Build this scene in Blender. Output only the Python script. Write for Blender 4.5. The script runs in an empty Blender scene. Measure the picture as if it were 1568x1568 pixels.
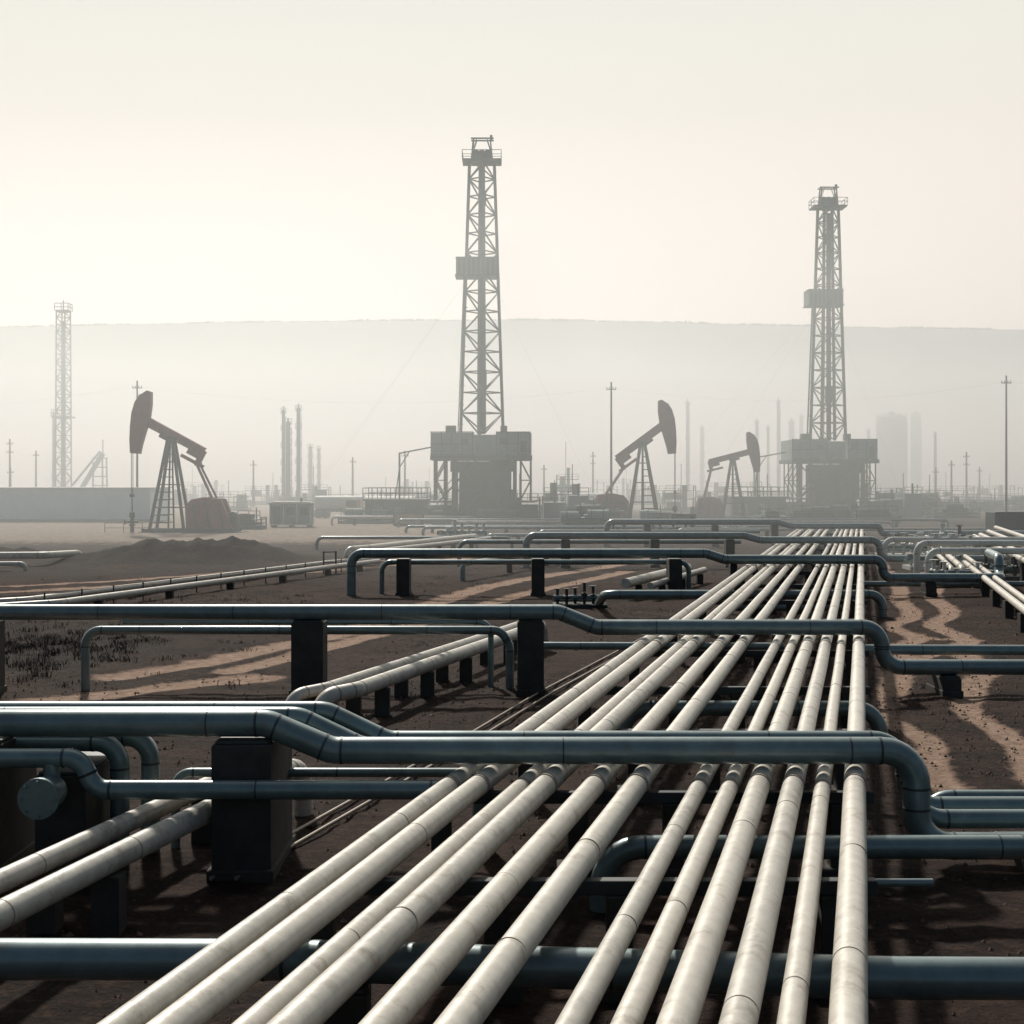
import bpy, math, random
import numpy as np
from mathutils import Vector, Matrix, noise
random.seed(7)
scene=bpy.context.scene
scene.view_settings.view_transform='Standard'
scene.view_settings.look='None'
scene.view_settings.exposure=0
COL=scene.collection

# ------------------------------------------------------------------ materials
def newmat(name):
    m=bpy.data.materials.new(name); m.use_nodes=True
    nt=m.node_tree; b=nt.nodes['Principled BSDF']
    return m,nt,b
def mat(name,col,rough=0.6,metal=0.0,var=0.25,scale=3.0,bump=0.0,dirt=None,dscale=1.2,dthr=0.55,coat=0.0,det=6):
    m,nt,b=newmat(name)
    tc=nt.nodes.new('ShaderNodeTexCoord')
    n=nt.nodes.new('ShaderNodeTexNoise'); n.inputs['Scale'].default_value=scale; n.inputs['Detail'].default_value=det; n.inputs['Roughness'].default_value=0.65
    nt.links.new(tc.outputs['Object'],n.inputs['Vector'])
    r=nt.nodes.new('ShaderNodeValToRGB')
    r.color_ramp.elements[0].position=0.3; r.color_ramp.elements[1].position=0.7
    r.color_ramp.elements[0].color=[c*(1-var) for c in col]+[1]
    r.color_ramp.elements[1].color=[min(1,c*(1+var)) for c in col]+[1]
    nt.links.new(n.outputs['Fac'],r.inputs['Fac'])
    out=r.outputs['Color']
    if dirt:
        n2=nt.nodes.new('ShaderNodeTexNoise'); n2.inputs['Scale'].default_value=dscale; n2.inputs['Detail'].default_value=8; n2.inputs['Roughness'].default_value=0.75
        nt.links.new(tc.outputs['Object'],n2.inputs['Vector'])
        mr=nt.nodes.new('ShaderNodeMapRange'); mr.inputs['From Min'].default_value=dthr; mr.inputs['From Max'].default_value=dthr+0.17
        nt.links.new(n2.outputs['Fac'],mr.inputs['Value'])
        mx=nt.nodes.new('ShaderNodeMixRGB'); mx.inputs['Color2'].default_value=list(dirt)+[1]
        nt.links.new(mr.outputs['Result'],mx.inputs['Fac']); nt.links.new(out,mx.inputs['Color1']); out=mx.outputs['Color']
    nt.links.new(out,b.inputs['Base Color'])
    b.inputs['Roughness'].default_value=rough; b.inputs['Metallic'].default_value=metal
    if coat: b.inputs['Coat Weight'].default_value=coat; b.inputs['Coat Roughness'].default_value=0.22
    mr2=nt.nodes.new('ShaderNodeMapRange'); mr2.inputs['To Min'].default_value=max(0.05,rough-0.12); mr2.inputs['To Max'].default_value=min(1,rough+0.15)
    nt.links.new(n.outputs['Fac'],mr2.inputs['Value']); nt.links.new(mr2.outputs['Result'],b.inputs['Roughness'])
    if bump>0:
        bp=nt.nodes.new('ShaderNodeBump'); bp.inputs['Strength'].default_value=bump; bp.inputs['Distance'].default_value=0.02
        nt.links.new(n.outputs['Fac'],bp.inputs['Height']); nt.links.new(bp.outputs['Normal'],b.inputs['Normal'])
    return m
M_cream=mat('cream_painted_pipe',(0.54,0.505,0.445),0.4,0.05,0.14,7,0.3,dirt=(0.29,0.245,0.195),dscale=2.8,dthr=0.54)
M_cream2=mat('cream_painted_pipe_b',(0.47,0.445,0.395),0.42,0.05,0.18,6,0.3,dirt=(0.24,0.205,0.165),dscale=2.3,dthr=0.52)
M_seam=mat('weld_seam',(0.24,0.20,0.16),0.7,0,0.3,9)
M_teal=mat('teal_coated_pipe',(0.15,0.205,0.215),0.38,0.35,0.2,3,0.12,dirt=(0.14,0.135,0.12),dscale=2.5,dthr=0.56,coat=0.5)
M_tseam=mat('teal_weld',(0.05,0.06,0.065),0.5,0.3,0.3,9)
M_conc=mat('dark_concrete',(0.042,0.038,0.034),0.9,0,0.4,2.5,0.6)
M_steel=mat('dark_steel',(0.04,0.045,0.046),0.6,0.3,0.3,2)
M_rail=mat('worn_rail_steel',(0.24,0.20,0.165),0.5,0.3,0.35,3)
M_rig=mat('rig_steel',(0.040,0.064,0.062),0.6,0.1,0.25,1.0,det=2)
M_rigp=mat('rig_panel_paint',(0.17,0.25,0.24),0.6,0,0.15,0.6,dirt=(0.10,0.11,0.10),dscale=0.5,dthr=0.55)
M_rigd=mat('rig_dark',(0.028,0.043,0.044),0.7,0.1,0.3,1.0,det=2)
M_red=mat('maroon_paint',(0.22,0.034,0.042),0.5,0,0.3,1.5,dirt=(0.10,0.032,0.035),dscale=0.8,dthr=0.55)
M_wall=mat('pale_cladding',(0.55,0.66,0.69),0.7,0,0.08,0.4)
M_white=mat('offwhite_paint',(0.55,0.56,0.53),0.6,0,0.1,1.0)
M_dcont=mat('dark_container',(0.04,0.06,0.065),0.6,0.1,0.2,1.0)
M_glass=mat('dark_glass',(0.02,0.03,0.03),0.15,0,0.1,1)
M_wood=mat('pole_wood',(0.08,0.065,0.05),0.9,0,0.2,2,det=2)
M_veg=mat('dry_vegetation',(0.04,0.029,0.021),0.95,0,0.5,3,det=2)
M_stone=mat('stone',(0.10,0.062,0.048),0.9,0,0.5,4,det=2)
M_hillt=mat('ridge_trees',(0.05,0.06,0.05),1,0,0.3,0.02,det=2)
M_tan=mat('tan_paint',(0.42,0.33,0.22),0.7,0,0.15,1)

# ------------------------------------------------------------------ mesh builder
class MB:
    def __init__(s): s.v=[];s.f=[];s.m=[];s.s=[]
    def add(s,vs,fs,m=0,sm=False):
        o=len(s.v); s.v+= [tuple(v) for v in vs]
        for f in fs: s.f.append([o+i for i in f]); s.m.append(m); s.s.append(sm)
    def box(s,c,d,m=0,rz=0):
        ca,sa=math.cos(rz),math.sin(rz); vs=[]
        for x,y,z in [(-1,-1,-1),(1,-1,-1),(1,1,-1),(-1,1,-1),(-1,-1,1),(1,-1,1),(1,1,1),(-1,1,1)]:
            X,Y,Z=x*d[0]/2,y*d[1]/2,z*d[2]/2
            vs.append((c[0]+X*ca-Y*sa,c[1]+X*sa+Y*ca,c[2]+Z))
        s.add(vs,[(0,3,2,1),(4,5,6,7),(0,1,5,4),(1,2,6,5),(2,3,7,6),(3,0,4,7)],m)
    def cyl(s,p0,p1,r0,r1=None,n=12,m=0,cap=True):
        if r1 is None:r1=r0
        p0=Vector(p0);p1=Vector(p1);d=(p1-p0)
        if d.length<1e-6:return
        d.normalize(); a=Vector((0,0,1)) if abs(d.z)<0.9 else Vector((1,0,0))
        u=d.cross(a).normalized(); w=d.cross(u)
        vs=[];
        for p,r in((p0,r0),(p1,r1)):
            for i in range(n):
                t=2*math.pi*i/n+ (math.pi/4 if n==4 else 0); vs.append(p+u*math.cos(t)*r+w*math.sin(t)*r)
        s.add(vs,[(i,i+n,(i+1)%n+n,(i+1)%n) for i in range(n)],m,n>5)
        if cap: s.add(vs,[tuple(range(n)),tuple(range(2*n-1,n-1,-1))],m)
    def beam(s,p0,p1,w,m=0): s.cyl(p0,p1,w*0.707,n=4,m=m)
    def prism(s,poly,y0,y1,m=0,sm=False):
        n=len(poly); vs=[(x,y0,z) for x,z in poly]+[(x,y1,z) for x,z in poly]
        s.add(vs,[tuple(range(n)),tuple(range(2*n-1,n-1,-1))]+[(i,i+n,(i+1)%n+n,(i+1)%n) for i in range(n)],m)
    def tube(s,pts,r,R=0.4,n=20,m=0,seam=None,sm_every=3.0,cap=True):
        P=[Vector(p) for p in pts]; out=[P[0]]
        for i in range(1,len(P)-1):
            a=(P[i-1]-P[i]);b=(P[i+1]-P[i]); ang=a.angle(b)
            if ang>math.radians(177): out.append(P[i]); continue
            k=min(R/math.tan(ang/2), a.length*0.49,b.length*0.49)
            A=P[i]+a.normalized()*k;B=P[i]+b.normalized()*k
            for j in range(9):
                t=j/8
                cw=math.sin(ang/2)
                d0=(1-t)**2;d1=2*t*(1-t)*cw;d2=t*t
                out.append((A*d0+P[i]*d1+B*d2)/(d0+d1+d2))
            if seam is not None:
                an=a.normalized();bn=b.normalized()
                s.cyl(A+an*0.02,A+an*0.05,r*1.03,n=n,m=seam); s.cyl(B+bn*0.02,B+bn*0.05,r*1.03,n=n,m=seam)
        out.append(P[-1])
        vs=[];u=None
        for i,p in enumerate(out):
            d=(out[min(i+1,len(out)-1)]-out[max(i-1,0)]).normalized()
            if u is None:
                a=Vector((0,0,1)) if abs(d.z)<0.9 else Vector((1,0,0)); u=d.cross(a).normalized()
            else: u=(u-d*u.dot(d)).normalized()
            w=d.cross(u)
            for k in range(n):
                t=2*math.pi*k/n; vs.append(p+u*math.cos(t)*r+w*math.sin(t)*r)
        L=len(out); fs=[]
        for i in range(L-1):
            for k in range(n): fs.append((i*n+k,(i+1)*n+k,(i+1)*n+(k+1)%n,i*n+(k+1)%n))
        s.add(vs,fs,m,True)
        if cap: s.add(vs,[tuple(range(n)),tuple((L-1)*n+k for k in range(n-1,-1,-1))],m)
        if seam is not None and sm_every:
            for i in range(len(P)-1):
                a,b=P[i],P[i+1];l=(b-a).length;d=(b-a).normalized();t=random.uniform(0.6,sm_every)
                while t<l-0.6:
                    s.cyl(a+d*t,a+d*(t+0.02),r*1.015,n=n,m=seam); t+=sm_every*random.uniform(0.9,1.1)
    def rail(s,pts,h=1.1,m=0,w=0.06,sp=1.6):
        for a,b in zip(pts[:-1],pts[1:]):
            a=Vector(a);b=Vector(b);l=(b-a).length;k=max(1,int(l/sp))
            for i in range(k+1):
                p=a.lerp(b,i/k); s.beam(p,p+Vector((0,0,h)),w,m)
            for z in(0.5*h,h): s.beam(a+Vector((0,0,z)),b+Vector((0,0,z)),w,m)
    def build(s,name,mats,loc=(0,0,0),rz=0,sc=1,bevel=0):
        me=bpy.data.meshes.new(name); me.from_pydata(s.v,[],s.f)
        for m in mats: me.materials.append(m)
        me.polygons.foreach_set('material_index',s.m); me.polygons.foreach_set('use_smooth',s.s); me.update()
        o=bpy.data.objects.new(name,me); COL.objects.link(o); o.location=loc; o.rotation_euler=(0,0,rz)
        o.scale=(sc,sc,sc) if not isinstance(sc,tuple) else sc
        if bevel:
            b=o.modifiers.new('bevel','BEVEL'); b.width=bevel; b.segments=2; b.limit_method='ANGLE'
        return o

SL=0.247  # heading of the main pipe bundle (dx per dy)

# ------------------------------------------------------------------ ground
def axis_x():
    a=list(np.arange(-28,36.01,0.2)); st=0.3;x=a[-1];r=[]
    while x<3500: st*=1.13; x+=st; r.append(x)
    st=0.3;x=a[0];l=[]
    while x>-3500: st*=1.13; x-=st; l.append(x)
    return np.array(l[::-1]+a+r)
ys=[-400,-200,-100,-50,-25,-12,-5,0,2.5]; y=4.0
while y<115: ys.append(y); y*=1.009
while y<4500: ys.append(y); y*=1.045
xs=axis_x(); ys=np.array(ys)
GX,GY=np.meshgrid(xs,ys); nx,ny=len(xs),len(ys)
def seg_dist(X,Y,pl):
    D=np.full(X.shape,1e9)
    for (x0,y0),(x1,y1) in zip(pl[:-1],pl[1:]):
        dx,dy=x1-x0,y1-y0; t=np.clip(((X-x0)*dx+(Y-y0)*dy)/(dx*dx+dy*dy),0,1)
        D=np.minimum(D,np.hypot(X-x0-t*dx,Y-y0-t*dy))
    return D
def smooth(pl,it=3):
    for _ in range(it):
        q=[pl[0]]
        for a,b in zip(pl[:-1],pl[1:]):
            q+= [(a[0]*.75+b[0]*.25,a[1]*.75+b[1]*.25),(a[0]*.25+b[0]*.75,a[1]*.25+b[1]*.75)]
        q.append(pl[-1]); pl=q
    return pl
tracks=[([(7.6,20.2),(6.95,21.2),(6.85,23.1),(7.35,25),(7.9,26.7),(7.5,28.3),(7.9,30.5),(8.5,32)],0.36),
 ([(8.6,20),(8.3,22.6),(9.1,25),(9.5,27.5),(9.5,30),(10.3,32)],0.36),
 ([(8.5,32),(9.2,34),(9.9,36.5),(10.9,38.5),(10.7,41),(12.9,44),(12.3,47.5),(14.6,51),(15.7,58),(17.6,64),(20,76),(25,98)],0.45),
 ([(10.3,32),(10.9,34),(12.6,37),(12.6,41),(14.2,43.5),(13.9,48),(16.3,52),(17.6,60),(19.8,66),(23,80),(27.5,98)],0.45),
 ([(10.9,38.5),(12.6,41)],0.3),([(12.9,44),(14.2,43.5)],0.3),
 ([(6.95,21.5),(7.8,20.3),(8.6,20.6),(10.2,20.2)],0.3),
 ([(-16,27.5),(-11,30.8),(-9.6,32),(-7.6,34),(-6.2,35)],0.7),
 ([(-14,27),(-10.2,30),(-8.6,31)],0.3),
 ([(-9.8,35.2),(-8.2,38),(-6.6,42.3),(-5.1,46),(-2.9,58),(-1.2,66),(1.9,73.6),(5,80),(9,90)],0.7),
 ([(-7.2,36),(-6.1,39.5),(-4.6,44),(-1.6,54),(0.6,62),(3,68),(6.3,77)],0.55),
 ([(-40,53),(-21.9,60.8),(-9.5,78),(-4,88),(2,100)],0.7),
 ([(-40,56.5),(-21.9,65),(-10,84),(-5,93)],0.6),
]
road=np.zeros(GX.shape)
for pl,w in tracks:
    d=seg_dist(GX,GY,smooth(pl)); road=np.maximum(road,np.clip(1.4-d/w,0,1))
for pl,w in [([(7.5,19),(8.2,24),(9.2,30),(11.5,38),(14,48),(18,60),(24,80),(29,100)],1.3),([(-14,29),(-8,37),(-4.5,46),(-1.5,60),(3,72)],1.4)]:
    d=seg_dist(GX,GY,smooth(pl)); road=np.maximum(road,0.2*np.clip(1.5-d/w,0,1))
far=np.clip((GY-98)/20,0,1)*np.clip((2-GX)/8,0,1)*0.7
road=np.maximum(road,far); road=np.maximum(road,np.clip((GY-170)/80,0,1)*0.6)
G=lambda cx,cy,sx,sy:np.exp(-((GX-cx)/sx)**2-((GY-cy)/sy)**2)
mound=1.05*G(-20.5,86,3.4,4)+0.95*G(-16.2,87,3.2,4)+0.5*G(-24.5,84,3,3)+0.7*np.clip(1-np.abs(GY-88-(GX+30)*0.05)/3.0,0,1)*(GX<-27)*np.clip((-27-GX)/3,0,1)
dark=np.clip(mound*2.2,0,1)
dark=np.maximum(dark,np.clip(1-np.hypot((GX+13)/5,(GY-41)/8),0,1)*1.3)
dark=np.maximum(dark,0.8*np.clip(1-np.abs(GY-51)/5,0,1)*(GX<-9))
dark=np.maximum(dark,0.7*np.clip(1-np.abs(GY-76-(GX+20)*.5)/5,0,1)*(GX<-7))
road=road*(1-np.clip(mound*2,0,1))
H=np.zeros(GX.shape)
for j in range(ny):
    for i in range(nx):
        X=GX[j,i];Y=GY[j,i]
        if Y<130 and abs(X)<45 and Y>3:
            h=0.05*noise.noise((X*.35,Y*.35,0))+0.045*noise.noise((X*1.3,Y*1.3,3))+0.03*noise.noise((X*3.1,Y*3.1,7))
            h*=1-0.6*min(1,road[j,i]); H[j,i]=h-0.06*min(1,road[j,i])
            if mound[j,i]>0.02: H[j,i]+=mound[j,i]*(1+0.35*noise.noise((X*.8,Y*.8,5))+0.15*noise.noise((X*2.2,Y*2.2,5)))
me=bpy.data.meshes.new('ground')
V=np.stack([GX,GY,H],-1).reshape(-1,3)
idx=np.arange(nx*ny).reshape(ny,nx)
F=np.stack([idx[:-1,:-1],idx[:-1,1:],idx[1:,1:],idx[1:,:-1]],-1).reshape(-1,4)
me.from_pydata(V.tolist(),[],F.tolist())
me.polygons.foreach_set('use_smooth',[True]*len(me.polygons))
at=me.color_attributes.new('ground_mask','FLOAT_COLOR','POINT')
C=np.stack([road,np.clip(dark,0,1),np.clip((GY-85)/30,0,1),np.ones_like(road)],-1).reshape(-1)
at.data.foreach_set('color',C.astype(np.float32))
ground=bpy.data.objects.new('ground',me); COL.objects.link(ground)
m,nt,b=newmat('soil'); N=nt.nodes;Lk=nt.links
tc=N.new('ShaderNodeTexCoord')
def nz(sc,det=8,ro=0.6,dist=0):
    n=N.new('ShaderNodeTexNoise');n.inputs['Scale'].default_value=sc;n.inputs['Detail'].default_value=det;n.inputs['Roughness'].default_value=ro;n.inputs['Distortion'].default_value=dist
    Lk.new(tc.outputs['Object'],n.inputs['Vector']);return n.outputs['Fac']
def mth(op,a,b2=None,clamp=False):
    n=N.new('ShaderNodeMath');n.operation=op;n.use_clamp=clamp
    for k,v in enumerate((a,b2)):
        if v is None:continue
        if hasattr(v,'links'):Lk.new(v,n.inputs[k])
        else:n.inputs[k].default_value=v
    return n.outputs[0]
def mix(f,a,c):
    n=N.new('ShaderNodeMixRGB')
    if hasattr(f,'links'):Lk.new(f,n.inputs['Fac'])
    else:n.inputs['Fac'].default_value=f
    for k,v in(('Color1',a),('Color2',c)):
        if hasattr(v,'links'):Lk.new(v,n.inputs[k])
        else:n.inputs[k].default_value=list(v)+[1]
    return n.outputs['Color']
def ramp(v,p0,p1):
    n=N.new('ShaderNodeMapRange');n.inputs['From Min'].default_value=p0;n.inputs['From Max'].default_value=p1;Lk.new(v,n.inputs['Value']);return n.outputs['Result']
va=N.new('ShaderNodeVertexColor');va.layer_name='ground_mask'
sp=N.new('ShaderNodeSeparateColor');Lk.new(va.outputs['Color'],sp.inputs['Color'])
n1=nz(0.35,6,0.7);n2=nz(4,8,0.75);n3=nz(22,4,0.7);n4=nz(1.1,6,0.7,0.4)
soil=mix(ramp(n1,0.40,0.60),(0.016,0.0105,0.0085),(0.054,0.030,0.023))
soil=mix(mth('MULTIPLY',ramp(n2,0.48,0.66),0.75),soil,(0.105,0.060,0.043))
soil=mix(mth('MULTIPLY',ramp(n3,0.50,0.68),0.65),soil,(0.011,0.008,0.006))
rm=mth('ADD',sp.outputs[0],mth('MULTIPLY',mth('SUBTRACT',n4,0.5),1.0))
rm=mth('ADD',rm,mth('MULTIPLY',mth('SUBTRACT',n2,0.5),0.8))
rm=mth('MULTIPLY',ramp(rm,0.42,0.74),ramp(sp.outputs[0],0.05,0.35),True)
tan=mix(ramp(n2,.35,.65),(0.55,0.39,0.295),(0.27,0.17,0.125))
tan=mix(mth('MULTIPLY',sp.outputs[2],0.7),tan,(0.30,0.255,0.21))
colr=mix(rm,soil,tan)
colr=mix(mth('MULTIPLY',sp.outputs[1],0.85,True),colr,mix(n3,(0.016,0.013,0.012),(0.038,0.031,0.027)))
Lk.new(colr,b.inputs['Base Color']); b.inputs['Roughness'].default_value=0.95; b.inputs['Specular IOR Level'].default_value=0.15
bp=N.new('ShaderNodeBump');bp.inputs['Strength'].default_value=1.0;bp.inputs['Distance'].default_value=0.22
hh=mth('ADD',mth('MULTIPLY',n2,1.0),mth('MULTIPLY',n3,0.35));Lk.new(hh,bp.inputs['Height']);Lk.new(bp.outputs['Normal'],b.inputs['Normal'])
me.materials.append(m)

# stones
mb=MB()
for i in range(9000):
    Y=random.choice([random.uniform(10,35),random.uniform(18,60)]); X=SL*Y+random.uniform(-14,9) if random.random()<.5 else SL*Y+random.uniform(-30,14)
    r=random.uniform(0.012,0.042)*(1 if random.random()<.96 else 2.0)
    vs=[];ph=random.random()*6
    for k in range(6):
        t=ph+k*math.pi/3;q=r*random.uniform(.7,1.25);vs.append((X+q*math.cos(t),Y+q*math.sin(t),-0.01+0.2*r))
    vs.append((X+random.uniform(-.3,.3)*r,Y+random.uniform(-.3,.3)*r,r*random.uniform(.5,1.0)+0.01))
    mb.add(vs,[(k,(k+1)%6,6) for k in range(6)],0)
mb.build('gravel_stones',[M_stone])

# ------------------------------------------------------------------ main pipe bundle
us=[(-4.93,.115),(-4.58,.125),(-4.07,.105),(-3.78,.13),(-3.2,.125),(-2.7,.13),(-1.96,.10),(-1.59,.10),(-1.24,.13),(-.835,.125),(-.487,.095),(-.10,.13)]
for k,(u,r) in enumerate(us):
    mb=MB(); z=1.06+r; pts=[];yy=1.0; end=106+ (0 if k%2 else 1.2)
    while yy<end:
        pts.append((u+SL*yy+0.012*noise.noise((k*3.1,yy*.4,0)),yy,z+0.008*noise.noise((k*5.3,yy*.5,2)))); yy+=3.0
    pts.append((u+SL*end,end,z)); 
    mb.tube(pts,r,n=24,m=0,seam=None)
    P0=Vector((u+SL*end,end,z)); mb.tube([P0,P0+Vector((SL*.7,.7,0)),P0+Vector((SL*.7,.7,-1.6))],r*.99,R=.35,n=16)
    t=random.uniform(2,6)
    d=Vector((SL,1,0)).normalized()
    while t<104:
        a=Vector((u+SL*t+0.012*noise.noise((k*3.1,t*.4,0)),t,z+0.002)); mb.cyl(a,a+d*0.012,r*1.012,n=24,m=1); t+=random.choice([3.0,3.0,6.0])*random.uniform(.97,1.03)
    for yc in(16.9,31.3,59.3):
        a=Vector((u+SL*yc,yc,z+.004)); mb.cyl(a,a+d*0.09,r*1.05,n=24,m=1)
    mb.build('long_pipeline',[M_cream if k%3 else M_cream2,M_seam])
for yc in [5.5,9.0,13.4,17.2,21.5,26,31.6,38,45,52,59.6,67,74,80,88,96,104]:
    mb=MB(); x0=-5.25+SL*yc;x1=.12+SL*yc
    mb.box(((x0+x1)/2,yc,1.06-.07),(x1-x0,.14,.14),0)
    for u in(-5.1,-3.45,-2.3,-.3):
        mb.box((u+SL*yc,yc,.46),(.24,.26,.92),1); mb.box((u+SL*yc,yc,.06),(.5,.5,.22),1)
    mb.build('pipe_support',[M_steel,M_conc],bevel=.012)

# ------------------------------------------------------------------ crossing pipes
def xpipe(pts,r,R=.45,ev=3.2,m=M_teal,n=24):
    mb=MB(); mb.tube(pts,r,R=R,n=n,m=0,seam=1,sm_every=ev); return mb.build('elevated_pipe',[m,M_tseam])
for dy,r,sx,zl,zr in[(0,.165,0,1.85,.35),(.5,.12,.32,1.85,.56),(.95,.12,.6,1.85,.62)]:
    Y=17.4+dy
    xpipe([(-30,Y,zl),(-3.0+sx,Y,zl),(-2.2+sx,Y,1.35+r),(4.95+sx*.2,Y,1.35+r),(4.95+sx*.2,Y,zr),(30,Y,zr)],r,R=.42)
Y=19.4; xpipe([(5.6,Y,-.3),(5.6,Y,.5),(30,Y,.5)],.10)
xpipe([(-12,17.0,1.50),(-5.15,17.0,1.50),(-5.0,17.0,1.12),(-.75,17.0,1.12),(-.55,17.6,1.12),(-.4,18.4,1.1),(-.4,18.4,-.2)],.115,R=.25)
for x,y0 in((-4.95,17.95),(-4.65,18.3)):
    xpipe([(-12,y0,1.52),(x,y0,1.52),(x,y0,-.2)],.12,R=.3)
xpipe([(-4.4,18.6,-.2),(-4.4,18.6,1.0),(-.3,18.6,1.0),(-.3,18.6,-.2)],.06,R=.2)
mb=MB()
mb.cyl((-5.5,16.55,1.12),(-5.5,16.95,1.12),.2,n=28); mb.cyl((-5.5,16.5,1.12),(-5.5,16.56,1.12),.24,n=28)
mb.cyl((-5.5,17.0,1.12),(-5.5,17.0,1.45),.1,n=16)
for k in range(8):
    t=k*math.pi/4; mb.cyl((-5.5+.2*math.cos(t),16.46,1.12+.2*math.sin(t)),(-5.5+.2*math.cos(t),16.5,1.12+.2*math.sin(t)),.02,n=6)
mb.build('valve_flange',[M_teal])
Y=32.1
xpipe([(-50,Y,1.86),(1.05,Y,1.86),(1.9,Y,1.52),(8.35,Y,1.52),(8.35,Y,.62),(45,Y,.62)],.175,R=.45)
Y=33.0
xpipe([(-9.9,Y,-.2),(-9.9,Y,1.36),(-.25,Y,1.36),(-.05,Y,1.0),(-.05,Y,-.2)],.10,R=.35)
xpipe([(.45,Y,-.2),(.45,Y,1.0),(6.3,Y,.98)],.09,R=.2)
xpipe([(8.2,Y+.1,.9),(45,Y+.1,.78)],.12)
xpipe([(-9.2,33.6,1.5),(-.5,33.6,1.5),(-.5,33.6,-.2)],.07,R=.3)
Y=60.2
xpipe([(-6.8,Y,-.2),(-6.8,Y,1.78),(8.2,Y,1.78),(9.0,Y,1.52),(15.7,Y,1.52),(15.7,Y,.74),(20.7,Y,.74),(21.3,Y+2,.74),(21.3,Y+2,1.5),(22.2,Y+6,1.5)],.2,R=.5)
xpipe([(-5.6,Y+1,-.2),(-5.6,Y+1,1.35),(7.6,Y+1,1.35),(7.6,Y+1,-.2)],.11,R=.4)
xpipe([(15,Y+1.2,.4),(40,Y+1.2,.4)],.12)
Y=79.6
xpipe([(.8,Y,-.2),(.8,Y,1.8),(13.0,Y,1.8),(13.9,Y,1.55),(20.6,Y,1.55),(20.6,Y,.5),(45,Y,.5)],.2,R=.5)
xpipe([(-3,Y+1.2,-.2),(-3,Y+1.2,1.4),(13,Y+1.2,1.4)],.12)
Y=105
xpipe([(7,Y,-.2),(7,Y,1.85),(19.6,Y,1.85),(20.6,Y,1.55),(27.2,Y,1.55),(27.2,Y,1.0),(60,Y,1.0)],.22,R=.5)
xpipe([(2,Y+4,-.2),(2,Y+4,1.0),(19,Y+4,1.0)],.14); xpipe([(-14,Y-3,-.2),(-14,Y-3,.8),(0,Y-3,.8),(0,Y-3,-.2)],.12)
xpipe([(-30,12.15,.78),(-2.0,12.0,.77),(3.2,11.7,.72),(30,11.4,.68)],.17,R=2)
xpipe([(1.0,15.9,-.2),(1.0,15.9,.72),(6.2,15.9,.72),(6.2,15.9,-.2)],.13)
xpipe([(0,14.2,.8),(4.2,14.2,.8)],.04)
xpipe([(2.0,25.5,-.2),(2.0,25.5,.74),(6.6,25.5,.74),(6.6,25.5,-.2)],.14)
xpipe([(3.3,54,.2),(3.3,50.6,.8),(13.2,50.6,.8),(13.2,50.6,-.2)],.16,R=.5)
xpipe([(5.5,41,.74),(10,41,.74)],.12)
xpipe([(7,46,.74),(11.2,46,.74)],.12)

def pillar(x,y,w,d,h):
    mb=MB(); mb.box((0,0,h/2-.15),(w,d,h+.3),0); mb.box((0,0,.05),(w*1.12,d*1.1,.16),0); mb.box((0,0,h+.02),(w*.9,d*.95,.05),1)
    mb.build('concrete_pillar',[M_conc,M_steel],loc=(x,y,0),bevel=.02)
pillar(-3.27,18.0,.72,1.7,1.62); pillar(-5.45,17.9,.62,1.5,1.25); pillar(-6.45,17.9,.45,1.5,1.6); pillar(6.7,18.1,.7,1.6,.13);pillar(9.8,18.1,.7,1.6,.13)
pillar(-4.6,32.3,.72,.8,1.64); pillar(.42,32.4,.6,.8,1.64); pillar(9.85,32.4,.42,1.2,.4); pillar(-12,32.3,.7,.8,1.64);pillar(15,32.4,.42,1.2,.4)
for x in(-4.6,1.1,6.9): pillar(x,60.5,.55,1.2,1.5)
pillar(17.7,60.4,.45,.8,.5);pillar(9.4,60.5,.3,.5,1.3)
for x in(3,8,12.2): pillar(x,79.8,.5,.7,1.55)
for x in(23,26.5,31): pillar(x,79.8,.5,.7,.25)
for x in(10,15,19.4,29,34,40): pillar(x,105.2,.5,.7,.75 if x>20 else 1.6)
pillar(-1.4,11.95,.4,.4,.55);pillar(6,11.6,.4,.4,.5);pillar(-6,12,.4,.4,.55)

# ------------------------------------------------------------------ secondary pipe runs
def ground_pipe(pts,r,R=.4,m=M_cream2,name='ground_pipeline',ev=2.6,sup=None,n=20):
    mb=MB(); mb.tube(pts,r,R=R,n=n,m=0,seam=1,sm_every=ev)
    if sup:
        for a,b in zip(pts[:-1],pts[1:]):
            a=Vector(a);b=Vector(b);l=(b-a).length
            if abs(b.z-a.z)>.3*l: continue
            t=sup*.5
            while t<l:
                p=a.lerp(b,t/l); mb.box((p.x,p.y,(p.z-r)/2-.05),(.3,.3,p.z-r+.1),2); t+=sup
    return mb.build(name,[m,M_seam,M_conc])
for u,r in((-8.07,.14),(-8.75,.12)):
    ground_pipe([(u+SL*4,4,.75),(u+SL*17.3,17.3,.75),(u+SL*20.5,20.5,.75),(u+SL*20.5,20.5,-.2)],r,sup=3.3,R=.5)
for ox,r in((0,.155),(-.62,.12)):
    ground_pipe([(-3.75+ox,27.3+ox*-.3,-.2),(-3.7+ox,27.35+ox*-.3,.66),(-3.05+ox,28.0+ox*-.3,.71),(-.45+ox,36.3,.72),(.9+ox,40.8,.72),(.9+ox,40.8,-.2)],r,R=.42,sup=2.6)
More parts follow.
